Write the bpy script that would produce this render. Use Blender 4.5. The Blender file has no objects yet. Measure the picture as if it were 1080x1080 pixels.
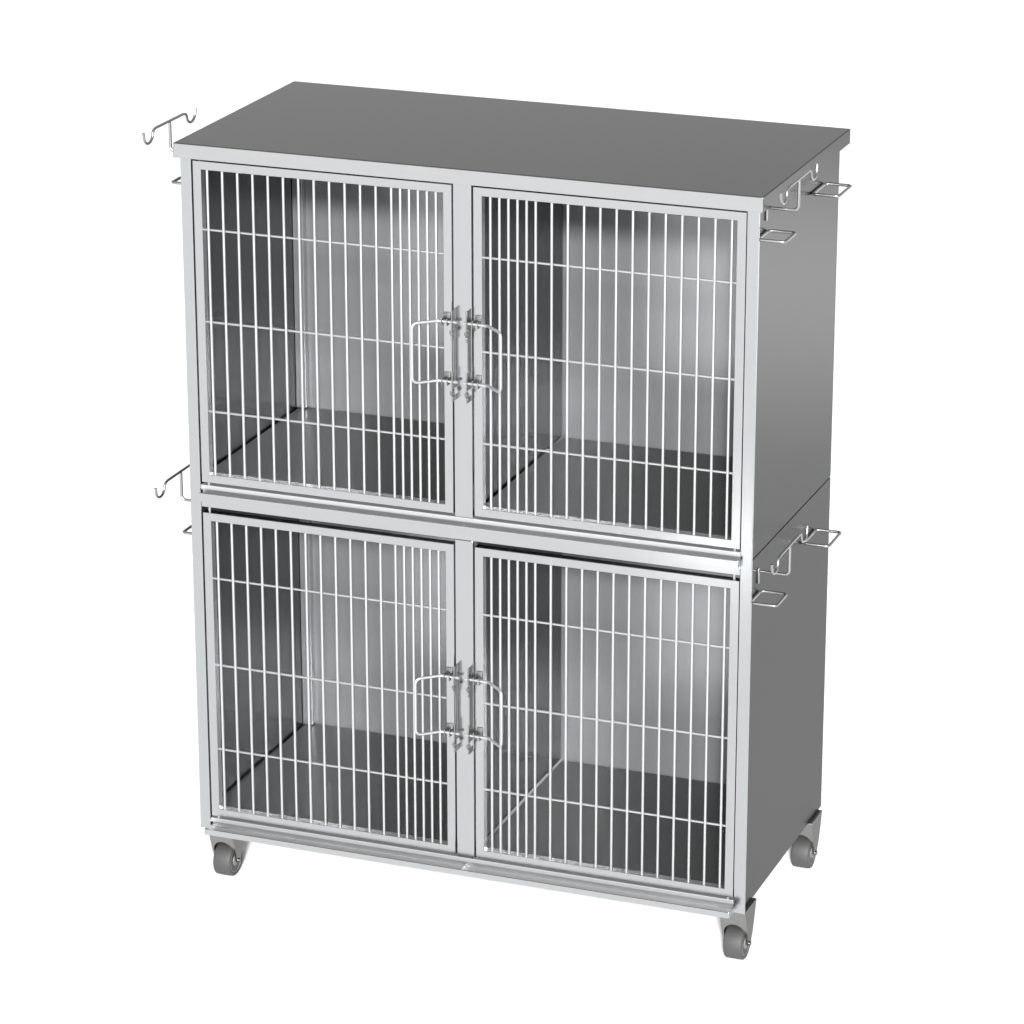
import bpy, bmesh, math
from mathutils import Vector, Matrix

scene = bpy.context.scene
col = scene.collection

# ------------------------------------------------------------------ materials
def steel(name, base, rough, rvar=0.08, scale=(3, 3, 160), bump=0.02, wave=0.0, metallic=1.0, cvar=0.04, edge=1.0):
    m = bpy.data.materials.new(name)
    m.use_nodes = True
    nt = m.node_tree
    b = nt.nodes['Principled BSDF']
    b.inputs['Metallic'].default_value = metallic
    b.inputs['Specular Tint'].default_value = (edge, edge, edge, 1)
    tc = nt.nodes.new('ShaderNodeTexCoord')
    mp = nt.nodes.new('ShaderNodeMapping')
    mp.inputs['Scale'].default_value = scale
    nt.links.new(tc.outputs['Object'], mp.inputs['Vector'])
    n = nt.nodes.new('ShaderNodeTexNoise')
    n.inputs['Scale'].default_value = 3.0
    n.inputs['Detail'].default_value = 4.0
    nt.links.new(mp.outputs['Vector'], n.inputs['Vector'])
    r = nt.nodes.new('ShaderNodeMapRange')
    r.inputs['To Min'].default_value = rough - rvar
    r.inputs['To Max'].default_value = rough + rvar
    nt.links.new(n.outputs['Fac'], r.inputs['Value'])
    nt.links.new(r.outputs['Result'], b.inputs['Roughness'])
    c = nt.nodes.new('ShaderNodeMix')
    c.data_type = 'RGBA'
    lo = tuple(x * (1 - cvar) for x in base) + (1,)
    hi = tuple(min(1, x * (1 + cvar)) for x in base) + (1,)
    c.inputs['A'].default_value = lo
    c.inputs['B'].default_value = hi
    nt.links.new(n.outputs['Fac'], c.inputs['Factor'])
    nt.links.new(c.outputs['Result'], b.inputs['Base Color'])
    bp = nt.nodes.new('ShaderNodeBump')
    bp.inputs['Strength'].default_value = bump
    bp.inputs['Distance'].default_value = 0.001
    nt.links.new(n.outputs['Fac'], bp.inputs['Height'])
    last = bp
    if wave > 0:
        w = nt.nodes.new('ShaderNodeTexNoise')
        w.inputs['Scale'].default_value = 4.0
        w.inputs['Detail'].default_value = 1.0
        nt.links.new(tc.outputs['Object'], w.inputs['Vector'])
        b2 = nt.nodes.new('ShaderNodeBump')
        b2.inputs['Strength'].default_value = wave
        b2.inputs['Distance'].default_value = 0.01
        nt.links.new(w.outputs['Fac'], b2.inputs['Height'])
        nt.links.new(bp.outputs['Normal'], b2.inputs['Normal'])
        last = b2
    nt.links.new(last.outputs['Normal'], b.inputs['Normal'])
    return m

M_FRAME = steel('frame_steel', (0.49, 0.50, 0.505), 0.18, rvar=0.012, scale=(2, 40, 40), cvar=0.02, bump=0.0)
M_POST = steel('post_steel', (0.48, 0.495, 0.50), 0.18, rvar=0.012, scale=(40, 40, 2), cvar=0.02, bump=0.0)
M_SHEET_SHADED = steel('shaded_sheet_steel', (0.19, 0.19, 0.192), 0.26, rvar=0.01, scale=(3, 3, 3), cvar=0.02, bump=0.0, edge=0.48)  # same steel as the frame, shade of the sides put into a darker colour
M_TOP_SHADED = steel('shaded_top_steel', (0.222, 0.219, 0.213), 0.15, rvar=0.012, scale=(2, 60, 60), cvar=0.015, bump=0.0, edge=0.8)  # dim overhead reflection put into the colour as a darker steel
M_FLOORP_SHADED = steel('shaded_cell_floor_steel', (0.17, 0.17, 0.17), 0.30, rvar=0.015, scale=(2, 60, 60), cvar=0.015, bump=0.0, metallic=0.92, edge=0.5)  # shade inside the cells put into this darker base
M_BACK_LIT = steel('lit_back_steel', (0.29, 0.30, 0.305), 0.23, rvar=0.012, scale=(2, 60, 60), cvar=0.015, bump=0.0, metallic=0.65)  # light from the front put in as a paler tone than the sheets
M_TROUGH = steel('trough_steel', (0.48, 0.485, 0.49), 0.40, rvar=0.03, scale=(2, 60, 60), cvar=0.04, bump=0.0)
M_BAR = steel('bar_wire', (0.56, 0.565, 0.57), 0.40, rvar=0.02, scale=(20, 20, 20), bump=0.0, metallic=0.92)
M_WIRE = steel('hook_wire', (0.38, 0.38, 0.375), 0.36, rvar=0.02, scale=(20, 20, 20), bump=0.0)
M_LATCH = steel('latch_zinc', (0.28, 0.28, 0.277), 0.30, rvar=0.03, scale=(40, 40, 40), bump=0.0)
M_SILL = steel('sill_steel', (0.50, 0.51, 0.515), 0.42, rvar=0.02, scale=(2, 40, 40), cvar=0.02, bump=0.0, metallic=0.75)
M_FORK = steel('castor_zinc', (0.28, 0.277, 0.27), 0.24, rvar=0.05, scale=(30, 30, 30), cvar=0.08, bump=0.0, edge=0.5)
M_TYRE = steel('tyre_rubber', (0.045, 0.045, 0.0445), 0.6, rvar=0.04, scale=(12, 60, 60), metallic=0.0, bump=0.1)
M_HUB = steel('hub_plastic', (0.13, 0.13, 0.128), 0.45, rvar=0.04, scale=(20, 20, 20), metallic=0.0, bump=0.0)

# ------------------------------------------------------------------ mesh helpers
def new_bm():
    return bmesh.new()

def add_box(bm, x0, x1, y0, y1, z0, z1, bevel=0.0, seg=2):
    r = bmesh.ops.create_cube(bm, size=1.0)
    vs = r['verts']
    for v in vs:
        v.co = Vector(((x0 + x1) / 2 + v.co.x * (x1 - x0), (y0 + y1) / 2 + v.co.y * (y1 - y0), (z0 + z1) / 2 + v.co.z * (z1 - z0)))
    if bevel > 0:
        es = list({e for v in vs for e in v.link_edges})
        bmesh.ops.bevel(bm, geom=es, offset=bevel, segments=seg, affect='EDGES', profile=0.5)

def arc_path(pts, rad, n=6):
    """round the inner corners of a polyline"""
    pts = [Vector(p) for p in pts]
    out = [pts[0]]
    for i in range(1, len(pts) - 1):
        a, b, c = pts[i - 1], pts[i], pts[i + 1]
        d1, d2 = (a - b), (c - b)
        ang = d1.angle(d2)
        t = min(rad / math.tan(ang / 2), d1.length * 0.49, d2.length * 0.49)
        r = t * math.tan(ang / 2)
        p1, p2 = b + d1.normalized() * t, b + d2.normalized() * t
        bis = (d1.normalized() + d2.normalized()).normalized()
        cen = b + bis * (r / math.sin(ang / 2))
        v1, v2 = p1 - cen, p2 - cen
        for k in range(n + 1):
            s = k / n
            tot = v1.angle(v2)
            if tot < 1e-5:
                out.append(p1); continue
            v = (v1 * math.sin((1 - s) * tot) + v2 * math.sin(s * tot)) / math.sin(tot)
            out.append(cen + v)
    out.append(pts[-1])
    return out

def add_tube(bm, path, r, n=10, closed=False, cap=True):
    P = [Vector(p) for p in path]
    m = len(P)
    rings = []
    ref = None
    for i in range(m):
        if closed:
            t = (P[(i + 1) % m] - P[i - 1]).normalized()
        elif i == 0:
            t = (P[1] - P[0]).normalized()
        elif i == m - 1:
            t = (P[-1] - P[-2]).normalized()
        else:
            t = ((P[i + 1] - P[i]).normalized() + (P[i] - P[i - 1]).normalized()).normalized()
        if ref is None:
            ref = Vector((0, 0, 1)) if abs(t.z) < 0.9 else Vector((1, 0, 0))
        u = (ref - t * ref.dot(t)).normalized()
        ref = u
        w = t.cross(u)
        rings.append([bm.verts.new(P[i] + (u * math.cos(2 * math.pi * k / n) + w * math.sin(2 * math.pi * k / n)) * r) for k in range(n)])
    for i in range(m if closed else m - 1):
        a, b = rings[i], rings[(i + 1) % m]
        for k in range(n):
            bm.faces.new((a[k], a[(k + 1) % n], b[(k + 1) % n], b[k]))
    if cap and not closed:
        bm.faces.new(list(reversed(rings[0])))
        bm.faces.new(rings[-1])

def add_lathe_x(bm, prof, n=48, cx=0, cy=0, cz=0):
    """profile of (x, r) revolved round the X axis"""
    rings = []
    for (x, r) in prof:
        rings.append([bm.verts.new((cx + x, cy + r * math.cos(2 * math.pi * k / n), cz + r * math.sin(2 * math.pi * k / n))) for k in range(n)])
    for a, b in zip(rings, rings[1:]):
        for k in range(n):
            bm.faces.new((a[k], a[(k + 1) % n], b[(k + 1) % n], b[k]))
    bm.faces.new(list(reversed(rings[0])))
    bm.faces.new(rings[-1])

def obj(name, bm, mat, parent=None, smooth=True, loc=None):
    bmesh.ops.recalc_face_normals(bm, faces=bm.faces[:])
    me = bpy.data.meshes.new(name)
    bm.to_mesh(me)
    bm.free()
    me.materials.append(mat)
    if smooth:
        for p in me.polygons:
            p.use_smooth = True
        me.set_sharp_from_angle(angle=math.radians(35))
    o = bpy.data.objects.new(name, me)
    col.objects.link(o)
    if parent:
        o.parent = parent
    if loc:
        o.location = loc
    return o

def dup(o, parent, loc=None):
    c = o.copy()
    col.objects.link(c)
    c.parent = parent
    if loc is not None:
        c.location = loc
    return c

def box(name, mat, parent, *dims, bevel=0.0012, label=None):
    bm = new_bm()
    add_box(bm, *dims, bevel=bevel)
    o = obj(name, bm, mat, parent, smooth=False)
    if label:
        o['label'] = label
    return o

# ------------------------------------------------------------------ dimensions (metres)
W, D, H = 1.22, 0.578, 1.474
SLAB = 0.030
PX = 0.008                # side sheets sit back from the posts' outer faces
FLOOR_Z = -0.1250
MID = 0.755

# ------------------------------------------------------------------ the setting
bm = new_bm()
add_box(bm, -40, 40, -30, 60, FLOOR_Z - 0.05, FLOOR_Z)
fm = bpy.data.materials.new('white_floor')
fm.use_nodes = True
fb = fm.node_tree.nodes['Principled BSDF']
fb.inputs['Base Color'].default_value = (0.94, 0.94, 0.94, 1)
fb.inputs['Roughness'].default_value = 0.9
fb.inputs['Specular IOR Level'].default_value = 0.1
fl = obj('floor', bm, fm, smooth=False)
fl['kind'] = 'structure'

# ------------------------------------------------------------------ the cage
cage = bpy.data.objects.new('animal_cage', None)
col.objects.link(cage)
cage.location = (0, 0, 0)
cage['label'] = 'two-tier stainless steel animal cage with four barred doors on castors'
cage['category'] = 'animal cage'

# top, folded sheet with a deep edge
bm = new_bm()
add_box(bm, -0.0095, W + 0.0095, -0.0087, 0.586, H, H + SLAB, bevel=0.0018, seg=2)
obj('top_panel', bm, M_TOP_SHADED, cage, smooth=False)
# folded edges of the top, front light and side shade put into their tones
bm = new_bm()
add_box(bm, -0.0093, W + 0.0093, -0.0105, -0.0088, H - 0.0004, H + SLAB - 0.0008, bevel=0.0009)
obj('top_edge', bm, M_FRAME, cage, smooth=False)

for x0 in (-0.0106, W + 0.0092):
    box('top_edge', M_SHEET_SHADED, cage, x0, x0 + 0.0014, -0.0086, 0.5858, H - 0.0004, H + SLAB - 0.0010, bevel=0.0004)

# outer sheets, two a side, stacked with a seam
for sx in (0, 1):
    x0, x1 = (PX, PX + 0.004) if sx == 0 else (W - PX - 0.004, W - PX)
    box('side_panel', M_SHEET_SHADED, cage, x0, x1, 0.0054, D, 0.0, MID - 0.0012, bevel=0.0012)
    box('side_panel', M_SHEET_SHADED, cage, x0, x1, 0.0054, D, MID + 0.0012, H, bevel=0.0012)
# front posts
for x0 in (0.0, W - 0.024):
    box('post', M_POST, cage, x0, x0 + 0.024, 0.0, 0.0050, 0.0, H - 0.0005, bevel=0.0012)
# inner corner posts at the back
for z0, z1 in ((0.041, MID - 0.03), (0.792, H - 0.002)):
    for x0 in (PX + 0.0045, W - PX - 0.0285):
        box('rear_post', M_BACK_LIT, cage, x0, x0 + 0.024, 0.515, 0.531, z0, z1)
# back sheets, partitions, cell floors, ceilings
for z0, z1 in ((0.0, MID - 0.003), (MID + 0.003, H - 0.001)):
    box('back_panel', M_BACK_LIT, cage, PX + 0.0045, W - PX - 0.0045, 0.532, 0.536, z0, z1)
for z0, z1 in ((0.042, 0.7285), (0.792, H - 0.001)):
    box('partition', M_SHEET_SHADED, cage, 0.594, 0.6275, 0.028, 0.531, z0, z1)
for z in (0.040, 0.790):
    for x0, x1 in ((PX + 0.0085, 0.5905), (0.6315, W - PX - 0.0085)):
        box('cell_floor', M_FLOORP_SHADED, cage, x0, x1, 0.027, 0.5295, z - 0.006, z)
box('ceiling_panel', M_SHEET_SHADED, cage, PX + 0.0046, W - PX - 0.0046, 0.028, 0.531, 0.7295, 0.7335)

# divider posts between the doors, with the catch plates of the latches on them
LATCH_Z = {0: 0.372, 1: 1.130}
for tier, (z0, z1) in enumerate(((0.0268, 0.7305), (0.7792, H - 0.0005))):
    p = box('post', M_POST, cage, 0.5914, 0.6301, 0.0, 0.026, z0, z1, bevel=0.0012)
    zc = LATCH_Z[tier] - 0.007
    for s in (-1, 1):
        xc = 0.6107 + s * 0.0155
        bm = new_bm()
        add_box(bm, xc - 0.0012, xc + 0.0012, -0.014, -0.0006, zc - 0.062, zc + 0.062, bevel=0.0006)
        for dz in (-0.063, 0.063):                       # hooked lugs at both ends of the plate
            add_box(bm, xc - 0.0014, xc + 0.0014, -0.021, -0.0004, zc + dz - 0.006, zc + dz + 0.032, bevel=0.0008)
            add_box(bm, xc - 0.0016, xc + 0.0016, -0.0245, -0.0150, zc + dz - 0.020, zc + dz - 0.008, bevel=0.0008)
            add_box(bm, xc - 0.0015, xc + 0.0015, -0.0200, -0.0003, zc + dz - 0.032, zc + dz - 0.0215, bevel=0.0008)
            add_tube(bm, [(xc - 0.004, -0.019, zc + dz - 0.014), (xc + 0.004, -0.019, zc + dz - 0.014)], 0.0036, 10)
        obj('catch_plate', bm, M_LATCH, p)

# sills and drip gutters
def gutter(name, zs0, zs1, lip_y, lip_z0, lip_z1, trough_z):
    box('sill', M_SILL, cage, 0.0245, W - 0.0245, 0.0006, 0.026, zs0, zs1, bevel=0.0008)
    g = new_bm()
    x0, x1 = 0.0275, 1.1990
    if lip_y > -0.02:
        x0, x1 = 0.0262, 1.1962
    add_box(g, x0, x1, lip_y, lip_y + 0.0022, lip_z0, lip_z1, bevel=0.0007)
    o = obj(name, g, M_FRAME, cage, smooth=False)
    g = new_bm()
    add_box(g, x0, x1, lip_y + 0.0024, 0.0050, trough_z - 0.0018, trough_z, bevel=0.0004)
    add_box(g, x0, x1, 0.0052, 0.0070, trough_z, zs0 - 0.0004, bevel=0.0004)
    for x in (x0, 0.6085, x1 - 0.002):
        add_box(g, x + 0.0002, x + 0.0018, lip_y + 0.0024, 0.0048, trough_z + 0.0002, lip_z1 - 0.0050)
    obj('trough', g, M_TROUGH, o, smooth=False)
gutter('gutter', 0.7694, 0.7789, -0.0160, 0.7478, 0.7664, 0.7515)
gutter('gutter', 0.0174, 0.0264, -0.0390, 0.0036, 0.0168, 0.0052)
# the cross rail under the upper gutter
box('rail', M_FRAME, cage, 0.0245, W - 0.0245, 0.0006, 0.026, 0.7310, 0.7474, bevel=0.0008)

# ------------------------------------------------------------------ doors
def make_door(DH):
    """one left-hand door of the upper tier, built about its lower left corner"""
    DW, FR = 0.5606, 0.0180
    bm = new_bm()
    prof_in = (FR, DW - FR, FR, DH - FR)
    # mitred flat frame, one mesh
    def ring(y, ins):
        return [bm.verts.new((x, y, z)) for x, z in ((ins, ins), (DW - ins, ins), (DW - ins, DH - ins), (ins, DH - ins))]
    r = [ring(0.018, 0), ring(0.0008, 0), ring(0.0, 0.0008), ring(0.0, FR - 0.0008), ring(0.0008, FR), ring(0.018, FR)]
    for i in range(6):
        a, b = r[i], r[(i + 1) % 6]
        for k in range(4):
            bm.faces.new((a[k], a[(k + 1) % 4], b[(k + 1) % 4], b[k]))
    d = obj('door', bm, M_FRAME, cage, smooth=False)
    return d

def bars(d, mirror, DH):
    DW, FR = 0.5606, 0.0180
    xs = [0.0568 - 0.0272 + 0.03345 * i for i in range(13)]
    xs += [xs[-1] + 0.0190 * (i + 1) for i in range(5)]
    if mirror:
        xs = [DW - x for x in xs]
    proto = None
    for x in sorted(xs):
        if proto is None:
            bm = new_bm()
            add_tube(bm, [(0, 0, FR - 0.003), (0, 0, DH - FR + 0.003)], 0.0029, 12)
            proto = obj('bar', bm, M_BAR, d, loc=(x, 0.0052, 0))
        else:
            dup(proto, d, (x, 0.0052, 0))
    pc = None
    for z in (0.1530, 0.3450, 0.5395):
        if pc is None:
            bm = new_bm()
            add_tube(bm, [(FR - 0.003, 0, 0), (DW - FR + 0.003, 0, 0)], 0.0025, 10)
            pc = obj('cross_bar', bm, M_BAR, d, loc=(0, 0.0098, z))
        else:
            dup(pc, d, (0, 0.0098, z))

def handle(d, mirror, zc, DH):
    """wire handle: two arms from the divider post, kinked outwards, joined by a grip"""
    DW = 0.5606
    f = (lambda x: DW - x) if mirror else (lambda x: x)
    x_end = DW + 0.0160                       # pivots reach over the gap to the post
    x_kink = DW - (0.0350 if mirror else 0.0255)
    x_grip = DW - (0.0765 if mirror else 0.0665)
    yp = -0.0130
    bm = new_bm()
    hz = 0.0620
    path = [(f(x_end), yp, zc + hz), (f(x_kink), yp, zc + hz), (f(x_grip), yp - 0.036, zc + hz),
            (f(x_grip), yp - 0.036, zc - hz), (f(x_kink), yp, zc - hz), (f(x_end), yp, zc - hz)]
    add_tube(bm, arc_path(path, 0.012, 6), 0.0031, 12)
    obj('handle', bm, M_BAR, d)
    cl = None
    for dz in (-hz, hz):
        bm = new_bm()
        xa, xb = sorted((f(DW - 0.0165), f(DW - 0.0035)))
        add_box(bm, xa, xb, -0.0022, -0.0003, dz - 0.007, dz + 0.016, bevel=0.0006)      # foot on the door frame
        for x in (DW - 0.0155, DW - 0.0040):
            xa, xb = sorted((f(x - 0.0010), f(x + 0.0010)))
            add_box(bm, xa, xb, -0.0190, -0.0020, dz - 0.0075, dz + 0.0070, bevel=0.0006)  # ears round the arm
        o = obj('clamp', bm, M_LATCH, d, loc=(0, 0, zc))
    # hinge pins on the outer stile
    for z in (-0.0105, DH):
        bm = new_bm()
        add_tube(bm, [(0, 0, 0), (0, 0, 0.0060 if z > 0 and DH < 0.685 else 0.0100)], 0.0026, 10)
        obj('hinge_pin', bm, M_BAR, d, loc=(f(0.0125), 0.008, z + (0.0003 if z > 0 else 0.0)))

for tier, zb in ((1, 0.7850), (0, 0.0317)):
    for mirror, xb in ((False, 0.0272), (True, 0.6336)):
        DH = 0.6835 if tier else 0.687
        d = make_door(DH)
        d.location = (xb, 0.0, zb)
        bars(d, mirror, DH)
        handle(d, mirror, LATCH_Z[tier] - zb, DH)

# ------------------------------------------------------------------ double hooks on the sides
def hook_mesh():
    """double hook, built with its foot at the sheet and the arm along +X"""
    bm = new_bm()
    a = 0.065
    top = 0.0625
    add_tube(bm, arc_path([(0.0006, 0, 0), (a, 0, 0), (a, 0, top - 0.003)], 0.010, 6), 0.0031, 12)
    add_box(bm, 0.0004, 0.0034, -0.0035, 0.0035, -0.026, 0.006, bevel=0.0008)
    path = []
    def end(s):
        pts = []
        pts.append((a, s * 0.064, top))
        pts.append((a, s * 0.074, top - 0.002))
        for k in range(0, 11):
            th = math.pi + math.pi * k / 10 * 0.92
            pts.append((a, s * (0.0990 + 0.0200 * math.cos(th)), top - 0.0080 + 0.0165 * math.sin(th) * (1 if k else 1)))
        pts.append((a, s * 0.1205, top + 0.0010))
        return pts
    e1 = list(reversed(end(-1)))
    e2 = end(1)
    add_tube(bm, e1 + e2, 0.0028, 12)
    return bm

hp = obj('double_hook', hook_mesh(), M_WIRE, cage, loc=(W - PX, 0.068, 1.4635))
o = dup(hp, cage, (W - PX, 0.066, 0.7200))
for z in (1.4635, 0.7120):
    o = dup(hp, cage, (PX, 0.075, z))
    o.rotation_euler = (0, 0, math.pi)

def ring_mesh(ly, x0):
    bm = new_bm()
    q = [(x0, 0), (0.0570, 0), (0.0570, ly), (x0, ly)]
    pts = [Vector((x, y, 0)) for x, y in q]
    loop = []
    n = len(pts)
    for i in range(n):
        seg = arc_path([pts[i - 1], pts[i], pts[(i + 1) % n]], 0.0075, 5)
        loop += seg[1:-1]
    add_tube(bm, loop, 0.0031, 12, closed=True)
    return bm

rp = obj('wire_ring', ring_mesh(0.072, 0.0026), M_WIRE, cage, loc=(W - PX, 0.0088, 1.4150))
dup(rp, cage, (W - PX, 0.0088, 0.6730))
rb = obj('wire_ring', ring_mesh(0.092, 0.0026), M_WIRE, cage, loc=(W - PX, 0.3750, 1.4160))
dup(rb, cage, (W - PX, 0.3750, 0.6745))
for z in (1.402, 0.645):
    o = dup(rp, cage, (PX, 0.130, z))
    o.rotation_euler = (0, 0, math.pi)

# ------------------------------------------------------------------ castors
def castor():
    bm = new_bm()
    add_box(bm, -0.030, 0.030, -0.040, 0.040, -0.0040, -0.0006, bevel=0.001)
    c = obj('castor', bm, M_FORK, cage)
    # pressed fork: an arch over the wheel whose cheeks narrow towards the axle
    bm = new_bm()
    R_in, R_out = 0.0235, 0.0285
    st = []
    zc = -0.0640
    ha = [math.pi * k / 16 for k in range(17)]
    st_in = [(R_in, -0.088)] + [(R_in * math.cos(a), zc + 0.0245 * math.sin(a)) for a in ha] + [(-R_in, -0.088)]
    st_out = [(R_out, -0.082)] + [(R_out, zc + 0.020)] * 1
    outer = [(0.0262, -0.094)] 
    for a in ha:
        # square-shouldered outside
        ca, sa = math.cos(a), math.sin(a)
        k = 1.0 / max(abs(ca) ** 1.0, abs(sa), 1e-6)
        x = max(-0.0280, min(0.0280, 0.0280 * ca * k))
        z = zc + min(0.0595, 0.0595 * sa * k)
        outer.append((x, z))
    outer.append((-0.0262, -0.094))
    def yspan(z):
        t = max(0.0, min(1.0, (z + 0.094) / 0.090))
        return (0.008 - 0.008 - 0.030 * t, 0.008 + 0.008 + 0.030 * t)
    rows = []
    for (xi, zi), (xo, zo) in zip(st_in, outer):
        yi0, yi1 = yspan(zi)
        yo0, yo1 = yspan(zo)
        rows.append([bm.verts.new((xi, yi0, zi)), bm.verts.new((xo, yo0, zo)), bm.verts.new((xo, yo1, zo)), bm.verts.new((xi, yi1, zi))])
    for a, b in zip(rows, rows[1:]):
        for k in range(4):
            bm.faces.new((a[k], a[(k + 1) % 4], b[(k + 1) % 4], b[k]))
    bm.faces.new(rows[0]); bm.faces.new(list(reversed(rows[-1])))
    for s in (-1, 1):                                    # axle nuts
        add_lathe_x(bm, [(s * 0.024, 0.0048), (s * 0.0292, 0.0048), (s * 0.0297, 0.0038)], 12, cy=0.008, cz=-0.0890)
    obj('fork', bm, M_FORK, c)
    bm = new_bm()
    R, hw = 0.0360, 0.0195
    prof = [(-hw * 0.93, 0.0275), (-hw, 0.0282), (-hw, 0.0335), (-hw * 0.93, 0.0350), (-hw * 0.80, 0.0358), (0, R), (hw * 0.80, 0.0358), (hw * 0.93, 0.0350), (hw, 0.0335), (hw, 0.0282), (hw * 0.93, 0.0275)]
    add_lathe_x(bm, prof, 56, cy=0.008, cz=-0.0890)
    wl = obj('wheel', bm, M_TYRE, c)
    bm = new_bm()
    for s in (-1, 1):
        prof = [(s * 0.010, 0.0270), (s * 0.0192, 0.0270), (s * 0.0196, 0.0255), (s * 0.0155, 0.0230), (s * 0.0150, 0.0150), (s * 0.0205, 0.0120), (s * 0.0215, 0.0060)]
        add_lathe_x(bm, prof, 40, cy=0.008, cz=-0.0890)
    obj('hub', bm, M_HUB, c)
    return c

def dup_tree(o, parent, loc):
    c = dup(o, parent, loc)
    for ch in list(o.children):
        dup(ch, c)
    return c

c0 = castor()
c0.location = (1.190, 0.043, 0)
for x, y in ((0.038, 0.043), (1.190, 0.520), (0.036, 0.520)):
    dup_tree(c0, cage, (x, y, 0))

# ------------------------------------------------------------------ camera
F = 3955.48
cam_d = bpy.data.cameras.new('camera')
cam = bpy.data.objects.new('camera', cam_d)
col.objects.link(cam)
cam_d.sensor_width = 36
cam_d.lens = F / 1080 * 36
cam_d.clip_end = 300
cam.location = (3.2486, -6.6406, 3.2944)
yaw, pitch, roll = 0.3645, 0.3370, -0.0010
cam.rotation_mode = 'QUATERNION'
q = Matrix.Rotation(yaw, 3, 'Z') @ Matrix.Rotation(math.pi / 2 - pitch, 3, 'X') @ Matrix.Rotation(roll, 3, 'Z')
cam.rotation_quaternion = q.to_quaternion()
scene.camera = cam

# ------------------------------------------------------------------ light
w = bpy.data.worlds.new('World')
scene.world = w
w.use_nodes = True
bg = w.node_tree.nodes['Background']
bg.inputs['Color'].default_value = (0.98, 0.99, 1.0, 1)
wt = w.node_tree
geo = wt.nodes.new('ShaderNodeTexCoord')
sep = wt.nodes.new('ShaderNodeSeparateXYZ')
mr = wt.nodes.new('ShaderNodeMapRange')          # studio light, brighter low down than overhead
mr.interpolation_type = 'SMOOTHSTEP'
mr.inputs['From Min'].default_value = 0.13
mr.inputs['From Max'].default_value = 0.36
mr.inputs['To Min'].default_value = 0.80
mr.inputs['To Max'].default_value = 0.42
wt.links.new(geo.outputs['Generated'], sep.inputs['Vector'])
wt.links.new(sep.outputs['Z'], mr.inputs['Value'])
wt.links.new(mr.outputs['Result'], bg.inputs['Strength'])

def area(name, loc, target, size, power):
    ld = bpy.data.lights.new(name, 'AREA')
    ld.shape = 'DISK'
    ld.size = size
    ld.energy = power
    o = bpy.data.objects.new(name, ld)
    col.objects.link(o)
    o.location = loc
    o.rotation_euler = (Vector(target) - Vector(loc)).to_track_quat('-Z', 'Y').to_euler()
    return o
# one broad soft lamp far behind the camera and a little above it, so shadows fall away behind the cage
LE, LA, LD = math.radians(20.5), 0.33, 150.0
area('softbox', (0.9 + LD * math.cos(LE) * math.sin(LA), 0.2 - LD * math.cos(LE) * math.cos(LA), 0.6 + LD * math.sin(LE)),
     (0.9, 0.2, 0.6), 14.0, 8.3 * LD * LD * math.pi)

def spot(name, loc, target, angle, power, blend):
    ld = bpy.data.lights.new(name, 'SPOT')
    ld.spot_size = angle
    ld.spot_blend = blend
    ld.shadow_soft_size = 0.05
    ld.energy = power
    o = bpy.data.objects.new(name, ld)
    col.objects.link(o)
    o.location = loc
    o.rotation_euler = (Vector(target) - Vector(loc)).to_track_quat('-Z', 'Y').to_euler()
    return o
# added spots on unseen floor, mirrored as a frame glint and a side-panel gradient
spot('added_glint_spot', (0.40, -2.75, 2.6), (0.40, -2.45, FLOOR_Z), math.radians(4.8), 15000, 0.5)
spot('added_side_spot', (4.6, 5.6, 5.0), (3.3, 5.0, FLOOR_Z), math.radians(42), 2000, 1.0)

scene.render.engine = 'CYCLES'
scene.cycles.max_bounces = 10
scene.cycles.glossy_bounces = 8
scene.cycles.diffuse_bounces = 4
scene.cycles.use_denoising = True
vs = scene.view_settings
vs.view_transform = 'Standard'
vs.look = 'None'
vs.exposure = 0
vs.gamma = 1
vs.use_curve_mapping = False
